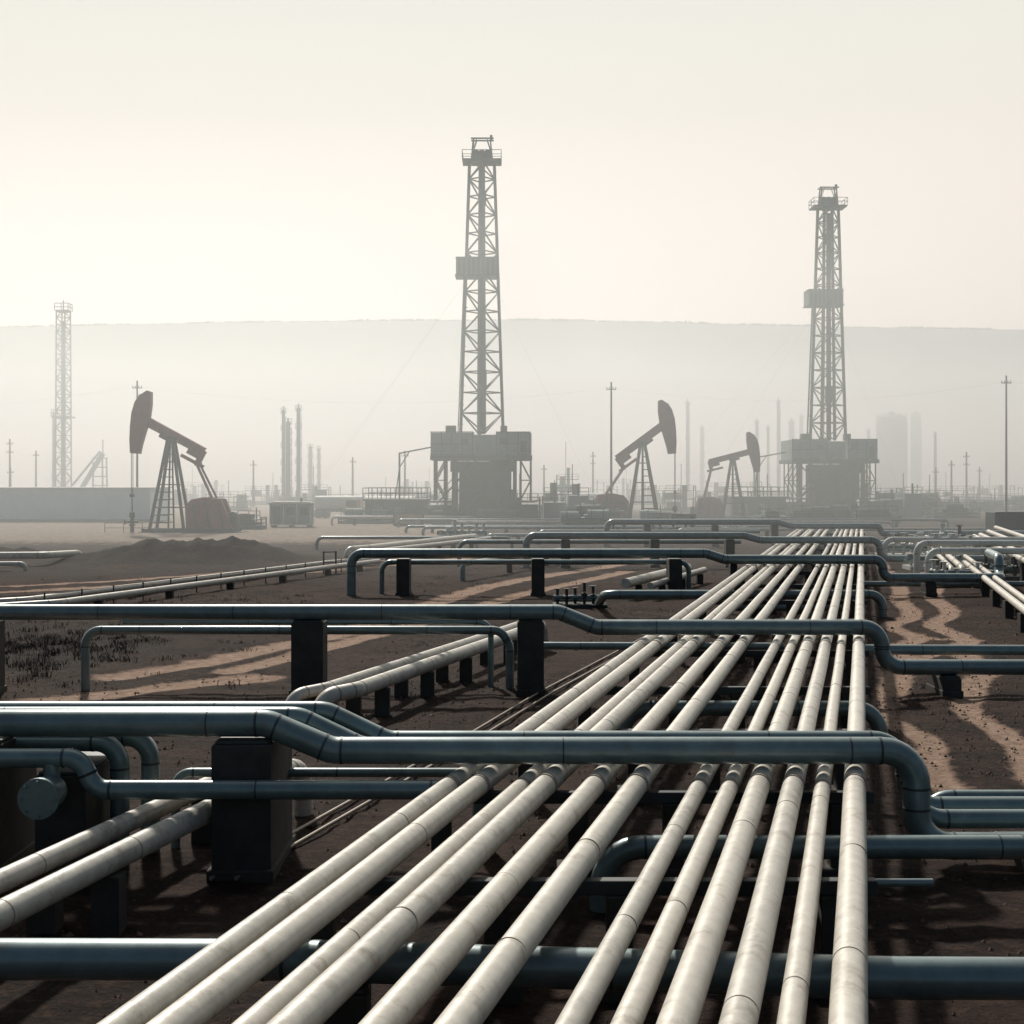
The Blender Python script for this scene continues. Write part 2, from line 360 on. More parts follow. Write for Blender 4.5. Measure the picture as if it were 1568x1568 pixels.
# small twin conduit beside the bundle
mb=MB(); trk=[(-3.6,17),(-2.3,21.5),(-1.0,26),(.6,32),(3.0,40),(5.4,48)]
for o in(0,.3):
    mb.tube([(x+o,y,.06) for x,y in trk],.026,n=8,R=2)
mb.build('twin_conduit',[M_rail])
for k,(o,r) in enumerate(((0,.13),(1.6,.12))):
    ground_pipe([(-30-o,39+o,.38),(-16.6-o,52+o*.8,.38),(-9.1-o*.6,74.5+o*2,.40),(-7.4,79+o*2,.40)],r,sup=5,R=1.5,ev=4,m=M_cream)
mb=MB()
for k in range(24):
    t=k/23
    x=np.interp(t,[0,.45,1],[-30,-16.9,-8.4]);y=np.interp(t,[0,.45,1],[40.2,53.2,77.5])
    mb.beam((x,y,-.1),(x,y,.72),.05)
mb.tube([(-30,40.2,.65),(-16.9,53.2,.65),(-8.4,77.5,.65)],.015,n=6,R=1)
mb.build('post_fence',[M_steel])
mb=MB()
mb.beam((-9.8,74,0),(-9.8,74,1.2),.08);mb.beam((-9.2,74.3,0),(-9.2,74.3,1.2),.08);mb.beam((-9.8,74,1.15),(-9.2,74.3,1.15),.06);mb.beam((-9.8,74,.6),(-9.2,74.3,.6),.05)
mb.build('marker_frame',[M_steel])
ground_pipe([(-9.6,83,-.2),(-9.6,83,.85),(-8.6,85,.85),(-2.6,104,.85),(-2.6,104,-.2)],.2,sup=6,m=M_cream)
ground_pipe([(-8.6,82,-.2),(-8.6,82,.75),(-7.6,84,.75),(-1.2,103,.75)],.15,sup=6,m=M_cream)
ground_pipe([(3,84,.8),(-2.2,70,.8),(-2.4,69.4,.8),(-2.4,69.4,-.2)],.13,sup=6,m=M_teal)
ground_pipe([(-40,80,.6),(-26.5,80.5,.65),(-25.5,84,.6),(-25.5,84,-.2)],.2,sup=6)
ground_pipe([(-40,76,.35),(-26.2,76.6,.4),(-26.2,76.6,-.2)],.12,sup=6)
ground_pipe([(4.6,57.5,.7),(8.4,68,.7)],.2,sup=4,m=M_cream); ground_pipe([(5.6,57.5,.6),(9.2,68,.6)],.14,sup=4)
for u,r,y0,y1,z in((5.1,.13,38,72,.75),(5.55,.12,38,78,.75),(8.2,.16,55,100,1.1),(7.6,.14,60,98,1.1),(9.1,.15,60,104,1.2),(10.2,.15,62,110,1.3),(4.6,.15,66,104,.8),(4.1,.12,66,92,.8)):
    ground_pipe([(u+SL*y0,y0,-.2),(u+SL*y0,y0,z),(u+SL*y1,y1,z),(u+SL*y1,y1,-.2)],r,sup=5,R=.5,m=M_cream)
for Yc,x0,x1,z in((68,19.9,26,1.5),(72,20.5,27,1.7),(84,22,32,1.4)):
    ground_pipe([(x0,Yc,-.2),(x0,Yc,z),(x1,Yc,z),(x1,Yc,-.2)],.16,R=.5,m=M_white)
def valve_skid(x,y,s=1.0,m=M_steel,n=6,w=2.4,name='valve_manifold'):
    mb=MB(); 
    mb.box((0,0,.08),(w,1.2,.16),0)
    for k in range(n):
        X=-w/2+w*(k+.5)/n; yy=random.uniform(-.3,.3); h=random.uniform(.5,1.1)
        mb.cyl((X,yy,.1),(X,yy,h),.07,n=10); mb.cyl((X,yy,h*.5),(X,yy,h*.5+.1),.15,n=12)
        mb.cyl((X,yy,h),(X,yy,h+.03),.16,n=14); mb.cyl((X,yy-.3,h*.6),(X,yy+.3,h*.6),.06,n=8)
    mb.cyl((-w/2,0,.45),(w/2,0,.45),.1,n=12,m=1); mb.cyl((-w/2,.35,.3),(w/2,.35,.3),.07,n=12,m=1)
    mb.build(name,[m,M_teal],loc=(x,y,0),sc=s)
valve_skid(2.6,54.5,.85);valve_skid(20.9,66,1.3,m=M_white);valve_skid(23.3,78,1.4,m=M_white);valve_skid(24.5,70,1.2)
valve_skid(25,90,1.5,m=M_white)
for x,y in((26.5,84),(29,96),(31,104),(28,76),(33,100),(8,118),(14,124),(-4,114),(20,130)): valve_skid(x,y,random.uniform(1.2,1.8),m=random.choice([M_white,M_steel,M_rig]),n=random.choice([4,6,7]))

def shrubs(name,area,n,h,dens=26):
    mb=MB()
    for i in range(n):
        X,Y=area(); hh=h*random.uniform(.4,1.2)
        for k in range(dens):
            t=random.random()*6.28;l=hh*random.uniform(.5,1);sp=random.uniform(.15,.9)*l
            b0=Vector((X+random.gauss(0,.15),Y+random.gauss(0,.15),-.03)); tip=b0+Vector((math.cos(t)*sp,math.sin(t)*sp,l*.8))
            s=Vector((-math.sin(t),math.cos(t),0))*random.uniform(.005,.012); md=b0.lerp(tip,.55)+Vector((0,0,.06*l))
            mb.add([b0-s,b0+s,md+s*.8,md-s*.8,tip],[(0,1,2,3),(3,2,4)],0)
            if random.random()<.6:
                q=md+Vector((random.uniform(-1,1),random.uniform(-1,1),random.uniform(.2,1)))*.3*l
                mb.add([md-s,md+s,q],[(0,1,2)],0)
    mb.build(name,[M_veg])
shrubs('dry_shrubs',lambda:(random.gauss(-13.5,1.8),random.gauss(40,3.5)),260,.3)
shrubs('dry_grass',lambda:(random.uniform(-26,-8),random.uniform(46,60)),220,.26,14)
shrubs('dry_grass',lambda:(random.uniform(-24,30),random.uniform(60,104)),280,.2,10)

# ------------------------------------------------------------------ pump jacks
def pumpjack(X,Y,s,mirror,tilt):
    mb=MB(); K=.0624
    P=lambda a,b:((a-262)*K,(818-b)*K)
    piv=Vector((-.35,0,9.55)); ta=math.radians(tilt)
    def B(l,h):
        return Vector((piv.x+l*math.cos(ta)+h*math.sin(ta),0,piv.z-l*math.sin(ta)+h*math.cos(ta)))
    t0=math.radians(28); e0=Vector((piv.x-2.0*math.cos(t0),0,piv.z+2.0*math.sin(t0))); e1=B(-2.0,0); sh=e1-e0
    head=[(226,601),(217,607),(209,619),(204,636),(202,655),(201,676),(202,697),(214,698),(217,684),(223,664),(229,645),(232,622),(232,603)]
    poly=[(P(a,b)[0]+sh.x,P(a,b)[1]+sh.z) for a,b in head]
    mb.prism(poly,-.42,.42,0)
    for a,b in zip(poly[1:6],poly[2:7]):
        mb.beam((a[0]-.03,-.5,a[1]),(b[0]-.03,-.5,b[1]),.09,0); mb.beam((a[0]-.03,.5,a[1]),(b[0]-.03,.5,b[1]),.09,0)
    def bq(l0,l1,h0,h1,w,m=0,h0b=None,h1b=None):
        h0b=h0 if h0b is None else h0b;h1b=h1 if h1b is None else h1b
        q=[B(l0,h0),B(l1,h0b),B(l1,h1b),B(l0,h1)]; mb.prism([(p.x,p.z) for p in q],-w/2,w/2,m)
    bq(-2.5,4.0,-.36,.36,.26,0,-.3,.3); bq(-2.5,4.0,.36,.46,.6,0,.3,.4); bq(-2.5,4.0,-.46,-.36,.6,0,-.4,-.3)
    for l in(-1.5,-.6,.3,1.2,2.1,3.0): bq(l,l+.06,-.36,.34,.56)
    bq(-.5,.5,-.75,-.46,.7,1)
    bq(2.6,3.9,-.85,-.42,.9,0)
    bq(3.7,4.2,-1.2,.1,.5,0)
    bq(2.2,4.6,-1.45,-1.15,.5,0)
    ap=Vector((0,0,8.95)); 
    for sy in(-1,1):
        for fx in(-1.75,1.55): mb.beam((ap.x+(.22 if fx>0 else -.22),sy*.35,ap.z),(fx,sy*1.25,.2),.26,1)
        mb.beam((0,sy*.3,8.9),(.0,sy*1.0,.2),.14,1)
    mb.box((0,0,8.95),(1.0,1.0,.35),1)
    for k in range(1,12):
        t=k/12; z=.2+8.7*t; 
        for sy in(-1,1):
            xa=-1.75+(1.53)*t; xb=0; ya=sy*(1.25-.9*t)
            mb.beam((xa,ya,z),(xb,ya,z),.09,1)
        if k%3==0:
            mb.beam((xa,-1.25+.9*t,z),(xa,1.25-.9*t,z),.1,1)
            xc=1.55-1.33*t
            mb.beam((xc,-1.25+.9*t,z),(xc,1.25-.9*t,z),.1,1)
            for sy in(-1,1): mb.beam((0,sy*(1.25-.9*t),z),(xc,sy*(1.25-.9*t),z),.1,1)
    for sy in(-1.15,1.15): mb.box((2.0,sy,.18),(9.0,.3,.36),1)
    for x in(-2.2,-.5,1.5,3.5,5.5,6.3): mb.box((x,0,.15),(.25,2.1,.28),1)
    mb.box((2.2,0,-.1),(9.8,3.4,.3),2)
    mb.box((2.7,0,1.1),(1.8,1.3,1.9),0); mb.cyl((3.9,-1.2,2.3),(3.9,1.2,2.3),.3,n=16,m=0)
    cw=[P(a,b) for a,b in((288,779),(297,768),(318,764),(343,767),(350,785),(357,803),(362,816),(330,817),(290,816))]
    for y0,y1 in((-1.15,-.72),(.72,1.15)): mb.prism(cw,y0,y1,0)
    cw2=[P(a,b) for a,b in((296,775),(318,770),(338,773),(345,790),(352,808),(300,808))]
    mb.prism(cw2,-.7,.7,0)
    for a,b in((300,776),(320,772),(340,775)): 
        q=P(a,b); mb.beam((q[0],-1.19,q[1]),(q[0]+.45,-1.19,.15),.09,1)
    mb.box((5.9,0,.9),(1.0,1.3,1.2),1); mb.cyl((6.0,-.3,1.6),(6.0,.5,1.6),.35,n=14,m=1)
    tail=B(4.05,-1.3); pin=Vector((4.35,0,2.9))
    for sy in(-.62,.62):
        mb.beam((tail.x,sy,tail.z),(pin.x,sy*1.5,pin.z),.2,0)
    mb.beam((tail.x,-.9,tail.z),(tail.x,.9,tail.z),.3,0)
    mb.beam((3.7,-1.25,2.2),(pin.x,-1.25,pin.z+.3),.35,0); mb.beam((3.7,1.25,2.2),(pin.x,1.25,pin.z+.3),.35,0)
    hx=poly[6][0]-.02;hz=poly[6][1]
    for sy in(-.25,.25): mb.cyl((hx,sy,hz+.3),(hx,sy,3.6),.035,n=6,m=1)
    mb.box((hx,0,3.5),(.25,.75,.3),1); mb.cyl((hx,0,3.5),(hx,0,.5),.06,n=8,m=1)
    mb.cyl((hx,0,-.1),(hx,0,1.4),.18,n=12,m=1);mb.cyl((hx,0,1.4),(hx,0,1.9),.28,n=12,m=1);mb.cyl((hx,0,.6),(hx,0,.75),.32,n=12,m=1)
    mb.cyl((hx-.6,0,1.0),(hx+.6,0,1.0),.12,n=10,m=1); mb.cyl((hx-.62,0,1.0),(hx-.72,0,1.0),.28,n=12,m=1)
    mb.rail([(hx-2.2,-1.4,0),(hx+1.4,-1.4,0),(hx+1.4,1.4,0)],.9,1,.05)
    mb.build('pumpjack',[M_red,M_steel,M_conc],loc=(X,Y,0),sc=(-s if mirror else s,s,s),rz=random.uniform(-.06,.06))
def wx(px,Y): return (px-784)/2178*Y
pumpjack(wx(262,136),136,1.0,False,28)
pumpjack(wx(984,165),165,1.04,True,36)
pumpjack(wx(1122,183),183,.86,True,14)

# ------------------------------------------------------------------ drilling rigs
def lattice(mb,z0,z1,w0,w1,rot,n,lw,bw,m=0,cx=0,cy=0,kb=False):
    def c(z,k):
        t=(z-z0)/(z1-z0);w=(w0+(w1-w0)*t)/math.sqrt(2);a=rot+k*math.pi/2
        return Vector((cx+w*math.cos(a),cy+w*math.sin(a),z))
    zs=[z0+(z1-z0)*(1-(1-i/n)**1.08) for i in range(n+1)]
    for k in range(4):
        mb.beam(c(z0,k),c(z1,k),lw,m)
        for i in range(n):
            a,b=zs[i],zs[i+1]
            mb.beam(c(b,k),c(b,k+1),bw,m)
            if kb:
                mid=(c(b,k)+c(b,k+1))/2; mb.beam(c(a,k),mid,bw*.8,m); mb.beam(c(a,k+1),mid,bw*.8,m)
            elif (i+k)%2: mb.beam(c(a,k),c(b,k+1),bw,m)
            else: mb.beam(c(a,k+1),c(b,k),bw,m)
def rig(X,Y,name='drilling_rig',rz=0):
    mb=MB()
    lattice(mb,10.5,42.6,3.6,2.1,math.radians(8),14,.36,.14,0)
    mb.beam((.1,0,10.5),(.05,0,42),.55,2); mb.beam((-.55,.2,10.5),(-.35,.1,42),.1,2)
    mb.box((.1,0,38.5),(.8,.6,1.6),2); mb.box((.1,0,17),(.9,.7,2.2),2)
    mb.beam((-2.85,0,10.5),(-2.15,0,29),.11,0); mb.beam((-2.85,.5,10.5),(-2.15,.5,29),.09,0)
    for k in range(46):
        t=k/46;x=-2.85+.7*t; mb.beam((x,0,10.5+18.5*t),(x,.5,10.5+18.5*t),.07,0)
    for k in range(8):
        t=(k+.5)/8; mb.beam((-2.85+.7*t,.2,10.5+18.5*t),(-2.3+.7*t,.1,10.5+18.5*t),.1,0)
    mb.box((-.65,0,30.2),(4.75,3.4,2.0),0); mb.box((-.65,0,29.15),(5.0,3.7,.12),0); mb.box((-.65,0,31.25),(4.85,3.5,.1),0)
    for k in range(9): mb.box((-2.9+k*.56,-1.72,30.2),(.05,.05,1.9),1)
    mb.box((0,0,42.8),(4.6,3.4,.18),0); mb.rail([(-2.3,-1.7,42.9),(2.3,-1.7,42.9),(2.3,1.7,42.9),(-2.3,1.7,42.9),(-2.3,-1.7,42.9)],1.0,0,.06,1.2)
    mb.box((0,0,43.3),(2.2,1.4,.8),2)
    for x in(-.7,0,.7): mb.cyl((x,-.5,43.8),(x,.5,43.8),.42,n=14,m=2)
    for sx in(-1,1):
        for sy in(-.6,.6):
            mb.beam((sx*1.25,sy,42.8),(sx*1.0,sy,45.5),.16,0)
        mb.beam((sx*1.0,-.6,45.5),(sx*1.0,.6,45.5),.14,0)
    for sy in(-.6,.6): mb.beam((-1.3,sy,45.5),(1.4,sy,45.5),.16,0); mb.beam((-1.25,sy,43.5),(-.6,sy,45.5),.09,0); mb.beam((1.25,sy,43.5),(.6,sy,45.5),.09,0)
    mb.beam((1.1,0,45.5),(1.1,0,46.0),.3,0)
    mb.box((0,0,7.6),(11.8,9.4,.5),0)
    mb.box((-3.3,-3.9,9.2),(5.0,.2,2.7),1); mb.box((-5.7,0,9.2),(.2,7.8,2.7),1)
    mb.box((3.7,-3.6,9.2),(3.9,1.6,2.8),1); mb.box((5.75,.6,9.2),(.2,6.6,2.7),1); mb.box((0.2,-4.0,8.7),(1.8,.15,1.6),1)
    mb.box((0,4,9.2),(11.4,.2,2.7),1)
    for x in(-5.8,-4.6,-3.4,-2.2,-1.0,1.75,3.0,4.3,5.65): mb.box((x,-4.45,9.2),(.09,.09,2.9),0)
    for z in(7.95,9.2,10.6): mb.box((-3.4,-4.42,z),(5.0,.08,.08),0); mb.box((3.7,-4.42,z),(4.0,.08,.08),0)
    mb.box((4.9,-4.45,8.9),(.7,.06,1.3),3); mb.box((2.6,-4.45,9.6),(.9,.06,.7),3); mb.box((-1.9,-4.05,9.5),(.8,.06,.6),3)
    mb.box((-3.6,-2.0,11.0),(1.2,1.2,.8),0);mb.box((2.6,0,11.0),(.8,1.4,.9),0)
    for x in(-3.2,3.9):
        for y in(-3.6,3.6):
            mb.beam((x,y,0),(x,y,7.4),.45,0)
    for y in(-3.6,3.6):
        mb.beam((-3.2,y,.4),(3.9,y,7.2),.2,0); mb.beam((3.9,y,.4),(-3.2,y,7.2),.2,0); mb.beam((-3.2,y,3.8),(3.9,y,3.8),.2,0)
    mb.box((.2,-.2,3.9),(5.6,5.4,6.6),2); mb.box((-.9,-3.1,2.0),(3.2,1.0,3.8),2); mb.box((2.2,-3.2,4.9),(2.6,.8,4.8),0); mb.box((.2,-3.5,6.6),(7.6,.3,1.2),2)
    for sx,x0 in((-1,-4.3),(1,4.6)):
        for y in(-3,0,3):
            mb.beam((x0,y,2.6),(x0,y,7.4),.2,0); mb.beam((x0+sx*1.2,y,2.6),(x0+sx*1.2,y,7.4),.16,0)
            mb.beam((x0,y,7.3),(x0+sx*1.2,y,5.0),.12,0); mb.beam((x0+sx*1.2,y,5.0),(x0,y,2.7),.12,0)
            mb.beam((x0,y,5),(x0+sx*1.2,y,5),.12,0); mb.beam((x0,y,0),(x0,y,2.6),.2,0)
        mb.box((x0+sx*.4,0,2.5),(2.6,7,.2),0)
    for y in(-4.9,-4.2): mb.beam((-5.0,y,2.4),(-.4,y,7.5),.18,0); mb.beam((3.5,y,.1),(.5,y,3.8),.18,0); mb.beam((-4.9,y,3.4),(-.3,y,8.5),.07,0)
    for k in range(18): t=k/18; mb.box((-5+4.6*t,-4.55,2.4+5.1*t),(.3,.7,.05),0)
    for k in range(12): t=k/12; mb.box((3.5-3*t,-4.55,.1+3.7*t),(.3,.7,.05),0)
    for x,w,h in((-5.5,2.2,1.8),(5.6,2.0,2.2),(-2.6,1.4,1.0),(2.8,1.6,1.5)): mb.box((x,-4.9,h/2),(w,2,h),random.choice([0,2]))
    mb.cyl((-6.4,-3.5,1.4),(-3.4,-3.5,1.4),.7,n=16,m=0)
    mb.box((-10,0,1.35),(7.2,6,2.5),0); mb.box((-10,0,2.7),(7.6,6.6,.2),2)
    mb.rail([(-13.8,-3.3,2.8),(-6.3,-3.3,2.8)],1.3,0,.09,1.0); mb.rail([(-13.8,3.3,2.8),(-6.3,3.3,2.8)],1.3,0,.09,1.0)
    for x in(-13,-11.3,-9.2,-7.6): mb.box((x,-3.1,1.5),(.14,.14,2.6),0)
    for x in(-12.2,-9.6): mb.box((x,-3.06,1.2),(1.2,.1,1.3),1)
    mb.beam((-9.8,0,2.8),(-9.8,0,8.3),.2,0); mb.beam((-9.8,0,8.2),(-6.0,-1,8.9),.16,0); mb.beam((-9.8,0,6.5),(-8.6,-.3,8.4),.1,0); mb.beam((-10.3,0,2.8),(-9.8,0,6.5),.12,0)
    for x,w,h in((8.6,2.6,2.4),(11.4,2.4,3.2)):
        mb.box((x,1,h/2),(w,5,h),random.choice([0,1])); mb.cyl((x,-1,h),(x,-1,h+1.4),.14,n=8,m=0); mb.rail([(x-w/2,-1.5,h),(x+w/2,-1.5,h)],.9,0,.07,.9)
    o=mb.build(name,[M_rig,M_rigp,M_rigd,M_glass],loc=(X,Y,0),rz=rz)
    g=MB()
    for x,y in((-21,-10),(-25,16),(16,18)):
        for zz in(31.3,): g.cyl((0,0,zz),(x,y,0),.005,n=4,m=0)
    gw=g.build('guy_wires',[M_rig]); gw.parent=o
rig(wx(738,169),169); rig(wx(1268,197),197)

def lattice_tower(px,Y,h,w,plat=.45):
    mb=MB(); lattice(mb,0,h,w*1.15,w,.1,24,.26,.12,0)
    mb.box((0,0,h*plat),(w*1.9,w*1.9,.3),0); mb.rail([(-w*.95,-w*.95,h*plat),(w*.95,-w*.95,h*plat)],1.6,0,.1,1)
    mb.box((0,0,h),(w*1.25,w*1.25,.4),0); mb.rail([(-w*.7,-w*.7,h),(w*.7,-w*.7,h),(w*.7,w*.7,h)],1.6,0,.14,1); mb.beam((0,0,h),(0,0,h+2.4),.2,0)
    mb.cyl((0,0,0),(0,0,h*.95),w*.08,n=8,m=0)
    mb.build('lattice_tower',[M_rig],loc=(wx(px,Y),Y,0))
lattice_tower(97,310,42,2.1)

def column(px,Y,top_py,r,name='refinery_column',plats=5,z=None):
    h=4.8+(738-top_py)/2178*Y; mb=MB()
    mb.cyl((0,0,0),(0,0,h*.95),r,r*.9,n=16); mb.cyl((0,0,h*.95),(0,0,h*.965),r*.9,r*.5,n=16); mb.cyl((0,0,h*.965),(0,0,h),r*.3,n=10)
    for k in range(plats):
        zz=h*(.25+.68*k/max(1,plats-1)); mb.cyl((0,0,zz),(0,0,zz+.12),r*1.5,n=16)
        for q in range(8):
            t=q*math.pi/4; mb.beam((r*1.45*math.cos(t),r*1.45*math.sin(t),zz),(r*1.45*math.cos(t),r*1.45*math.sin(t),zz+1.0),.05)
        mb.cyl((0,0,zz+.98),(0,0,zz+1.03),r*1.5,n=16,cap=False)
    mb.beam((r*1.25,0,0),(r*1.25,0,h*.9),.1)
    mb.box((0,0,1),(r*5,r*4,2)); mb.build(name,[M_rig],loc=(wx(px,Y),Y,0))
column(434,270,622,.35);column(441,262,640,.5,plats=7);column(457,270,618,.42)
column(475,350,680,.5);column(488,360,683,.4)
column(1053,400,610,.5,'chimney_stack',3);column(1192,410,608,.5,'chimney_stack',3);column(1159,420,640,.5,'chimney_stack',2);column(1176,425,650,.4,'chimney_stack',2);column(1432,400,660,.35,'chimney_stack',2);column(82,350,628,.35,'chimney_stack',2);column(1212,470,640,1.0);column(1227,480,632,.7)
column(1075,480,650,.7);column(1330,480,655,.6)
def silo(px,Y,w,top):
    h=4.8+(738-top)/2178*Y; mb=MB(); mb.cyl((0,0,0),(0,0,h*.96),w/2,n=32)
    mb.cyl((0,0,h*.96),(0,0,h),w/2,w*.3,n=32); mb.cyl((0,0,h),(0,0,h+.8),w*.1,n=12)
    for k in range(8): mb.cyl((0,0,h*.1*(k+1)),(0,0,h*.1*(k+1)+.2),w/2+.08,n=32)
    mb.rail([(w/2*math.cos(t),w/2*math.sin(t),h*.96) for t in np.linspace(0,6.28,17)],1,0,.08,1.5)
    mb.beam((w/2+.2,0,0),(w/2+.2,0,h*.9),.4); mb.build('storage_silo',[M_rig],loc=(wx(px,Y),Y,0))
silo(1365,500,10.5,634);silo(1402,580,4,632)
mb=MB(); 
mb.beam((-3.5,0,0),(3.2,0,11),.9); mb.beam((-3.5,0,4),(2.6,0,11.5),.4)
for x in(1,3.2,4.2): mb.beam((x,0,0),(x*.9+.2,0,11.5-abs(x-3)*1.2),.3)
for z in(2,4,6,8,10): mb.beam((1,0,z),(4.2,0,z),.22)
mb.beam((3.2,0,11),(3.2,0,14),.2); mb.build('loading_conveyor',[M_rig],loc=(wx(135,310),310,0))

mb=MB(); L=46;
mb.box((0,0,2.0),(L,10,4.0),0)
mb.prism([(-L/2-.2,4.0),(L/2+.2,4.0),(L/2+.2,4.15),(-L/2-.2,4.15)],-5.3,5.3,1)
for x in np.arange(-L/2+.4,L/2,.8): mb.box((x,-5.02,2.0),(.1,.05,3.9),0)
for x in(-10,0,9,17): mb.box((x,-5.05,1.4),(2.4,.06,2.8),0)
mb.box((0,-5.03,.15),(L,.1,.3),2)
mb.build('warehouse_building',[M_wall,M_white,M_steel],loc=(wx(230,172)-L/2,177,0))
mb=MB(); mb.box((0,0,1.35),(4.3,2.6,2.3),0); mb.box((0,0,2.55),(4.6,2.9,.14),1); mb.box((0,0,2.66),(4.0,2.3,.1),1)
for x in(-2.12,-.7,.72,2.12): mb.box((x,-1.33,1.35),(.1,.06,2.3),1)
mb.box((-1.45,-1.32,1.3),(.8,.05,1.9),2); mb.box((.05,-1.32,1.7),(.8,.05,.8),3); mb.box((1.45,-1.32,1.7),(.8,.05,.8),3); mb.box((0,-1.33,.28),(4.3,.08,.15),1)
for x in(-1.9,0,1.9): mb.box((x,0,.1),(.3,2.4,.25),2)
mb.cyl((1.0,0,2.7),(1.0,0,3.1),.12,n=8,m=2)
mb.build('portable_cabin',[M_rigp,M_white,M_rig,M_glass],loc=(wx(447,152),152,0))
def container(x,y,w,h,d,rz=0,m=M_dcont):
    mb=MB(); mb.box((0,0,h/2+.1),(w,d,h),0)
    k=-w/2+.15
    while k<w/2: mb.box((k,-d/2-.02,h/2+.1),(.1,.05,h*.9),0); k+=.3
    for sx in(-1,1): mb.box((sx*w/2,-d/2,h/2+.1),(.14,.14,h+.05),1)
    mb.box((0,-d/2-.01,h+.1),(w,.1,.14),1); mb.box((0,-d/2-.01,.14),(w,.1,.14),1)
    mb.build('shipping_container',[m,M_steel],loc=(x,y,0),rz=rz)
container(wx(1575,112),112,6.0,2.3,2.4); container(wx(1045,140),140,2.3,1.5,2)
container(wx(620,150),156,3.2,1.3,2,m=M_tan)

def trailer(x,y,s=1,m=M_white,rz=0):
    mb=MB(); mb.cyl((-3.2,0,2.0),(3.2,0,2.0),.95,n=20,m=0); mb.box((0,0,.95),(7,1.4,.2),1)
    mb.box((4.7,0,1.5),(1.8,2.1,2.2),2); mb.box((4.95,0,2.0),(1.35,2.14,.7),3); mb.box((5.8,0,1.0),(.5,1.9,1.0),2)
    for X in(-2.8,-1.8,2.6,5.2):
        for sy in(-.95,.95): mb.cyl((X,sy-.15,.5),(X,sy+.15,.5),.5,n=16,m=1)
    mb.build('tanker_truck',[m,M_rigd,M_tan,M_glass],loc=(x,y,0),sc=s,rz=rz)
trailer(wx(520,190),190);trailer(wx(598,183),183,rz=3.0); trailer(wx(900,235),235)

def equip(px,Y,w,h):
    mb=MB(); mb.box((0,0,.2),(w,3,.3),0)
    for x in np.linspace(-w/2,w/2,max(2,int(w/1.6))):
        hh=h*random.uniform(.5,1)
        mb.beam((x,-1.4,0),(x,-1.4,hh),.14); mb.beam((x,1.4,0),(x,1.4,hh),.14); mb.beam((x,-1.4,hh),(x,1.4,hh),.12)
    for z in(.45*h,.75*h): mb.box((0,0,z),(w*.9,2.9,.12),0)
    mb.rail([(-w*.45,-1.4,.75*h),(w*.45,-1.4,.75*h)],.9,0,.06,1.1)
    for k in range(random.randint(2,4)):
        x=random.uniform(-.4,.4)*w; r=random.uniform(.4,.8)
        if random.random()<.5: mb.cyl((x-r*1.6,0,.45*h+r),(x+r*1.6,0,.45*h+r),r,n=14,m=1)
        else: mb.cyl((x,0,0),(x,0,h*random.uniform(.6,1.15)),r*.7,n=14,m=1)
        mb.box((random.uniform(-.4,.4)*w,0,.8),(1.4,2,1.5),1)
    x=random.uniform(-.3,.3)*w; mb.beam((x,0,0),(x,0,h*1.7),.1); mb.cyl((-w/2,-1,.6),(w/2,-1,.6),.15,n=8)
    mb.build('process_equipment_skid',[M_rig,random.choice([M_rig,M_rigp,M_rigd])],loc=(wx(px,Y),Y,0))
for px,Y,w,h in[(860,185,5,4.2),(885,172,4,2.8),(835,200,5,3),(1345,205,6,4),(1375,212,5,3.6),(1410,205,4,2.6),(1432,220,3,3.5),(700,215,6,3),(520,230,7,2.5),(640,240,8,3),(560,165,6,1.2),(385,145,2.5,1.3),(350,240,7,3),(1180,205,6,3.5),(1040,230,5,4.5),(870,250,4,7),(1090,240,6,3),(1480,230,8,2.5),(1540,240,8,2.2),(1300,170,5,2.0),(1240,165,5,1.6),(1340,165,5,1.5),(800,165,4,3.4),(905,150,3,1.8),(480,260,6,4.5),(410,300,10,4),(600,300,12,3.5),(1000,300,10,4),(1450,300,12,4),(1130,320,14,5),(740,330,16,4),(260,300,10,3),(895,142,4,1.6),(925,160,5,2),(1010,150,3,1.4),(690,160,4,1.3),(760,158,3,1.2),(1180,160,4,1.2),(1460,190,6,1.6),(650,360,14,5),(950,380,16,6),(1300,380,16,6),(300,370,14,5),(1520,360,14,4)]:
    equip(px,Y,w,h)
for Y,x0,x1,z in((128,-8,12,.7),(134,-10,30,.6),(142,-6,38,.8),(150,-12,46,.8),(120,14,44,.8),(115,-2,9,.5),(158,-20,-4,.9)):
    ground_pipe([(x0,Y,-.2),(x0,Y,z),(x1,Y,z),(x1,Y,-.2)],.14,sup=5,m=random.choice([M_teal,M_cream2]),n=10,ev=None)

def pole(px,Y,top,arms=1,base=0):
    h=4.8+(738-top)/2178*Y; x=wx(px,Y); mb=MB(); r=.0006*Y+.02
    mb.cyl((0,0,-.2),(0,0,h),r*1.3,r*.8,n=8)
    for k in range(arms):
        z=h-.9-1.5*k; mb.beam((-.6,0,z),(.6,0,z),.11)
        for q in(-.55,-.2,.2,.55): mb.cyl((q,0,z),(q,0,z+.3),.04,n=6)
    mb.build('utility_pole',[M_wood],loc=(x,Y,0)); return Vector((x,Y,h-.7))
pA=[pole(210,178,583,1),pole(936,176,585,1),pole(1541,172,575,1)]
pB=[pole(15,250,672,2),pole(55,265,690),pole(388,270,705),pole(540,262,700),pole(833,280,712),pole(908,290,692,2),pole(1433,270,716),pole(1457,268,705),pole(1480,262,692,2),pole(16,255,716)]
pole(620,240,690);pole(1155,250,700);pole(1500,300,715)
mb=MB()
def wire(a,b,sag):
    pr=None
    for k in range(25):
        t=k/24; p=a.lerp(b,t)-Vector((0,0,sag*4*t*(1-t)))
        if pr is not None: mb.cyl(pr,p,.006,n=4,cap=False)
        pr=p
L0=Vector((-130,190,13)); R0=Vector((140,180,14))
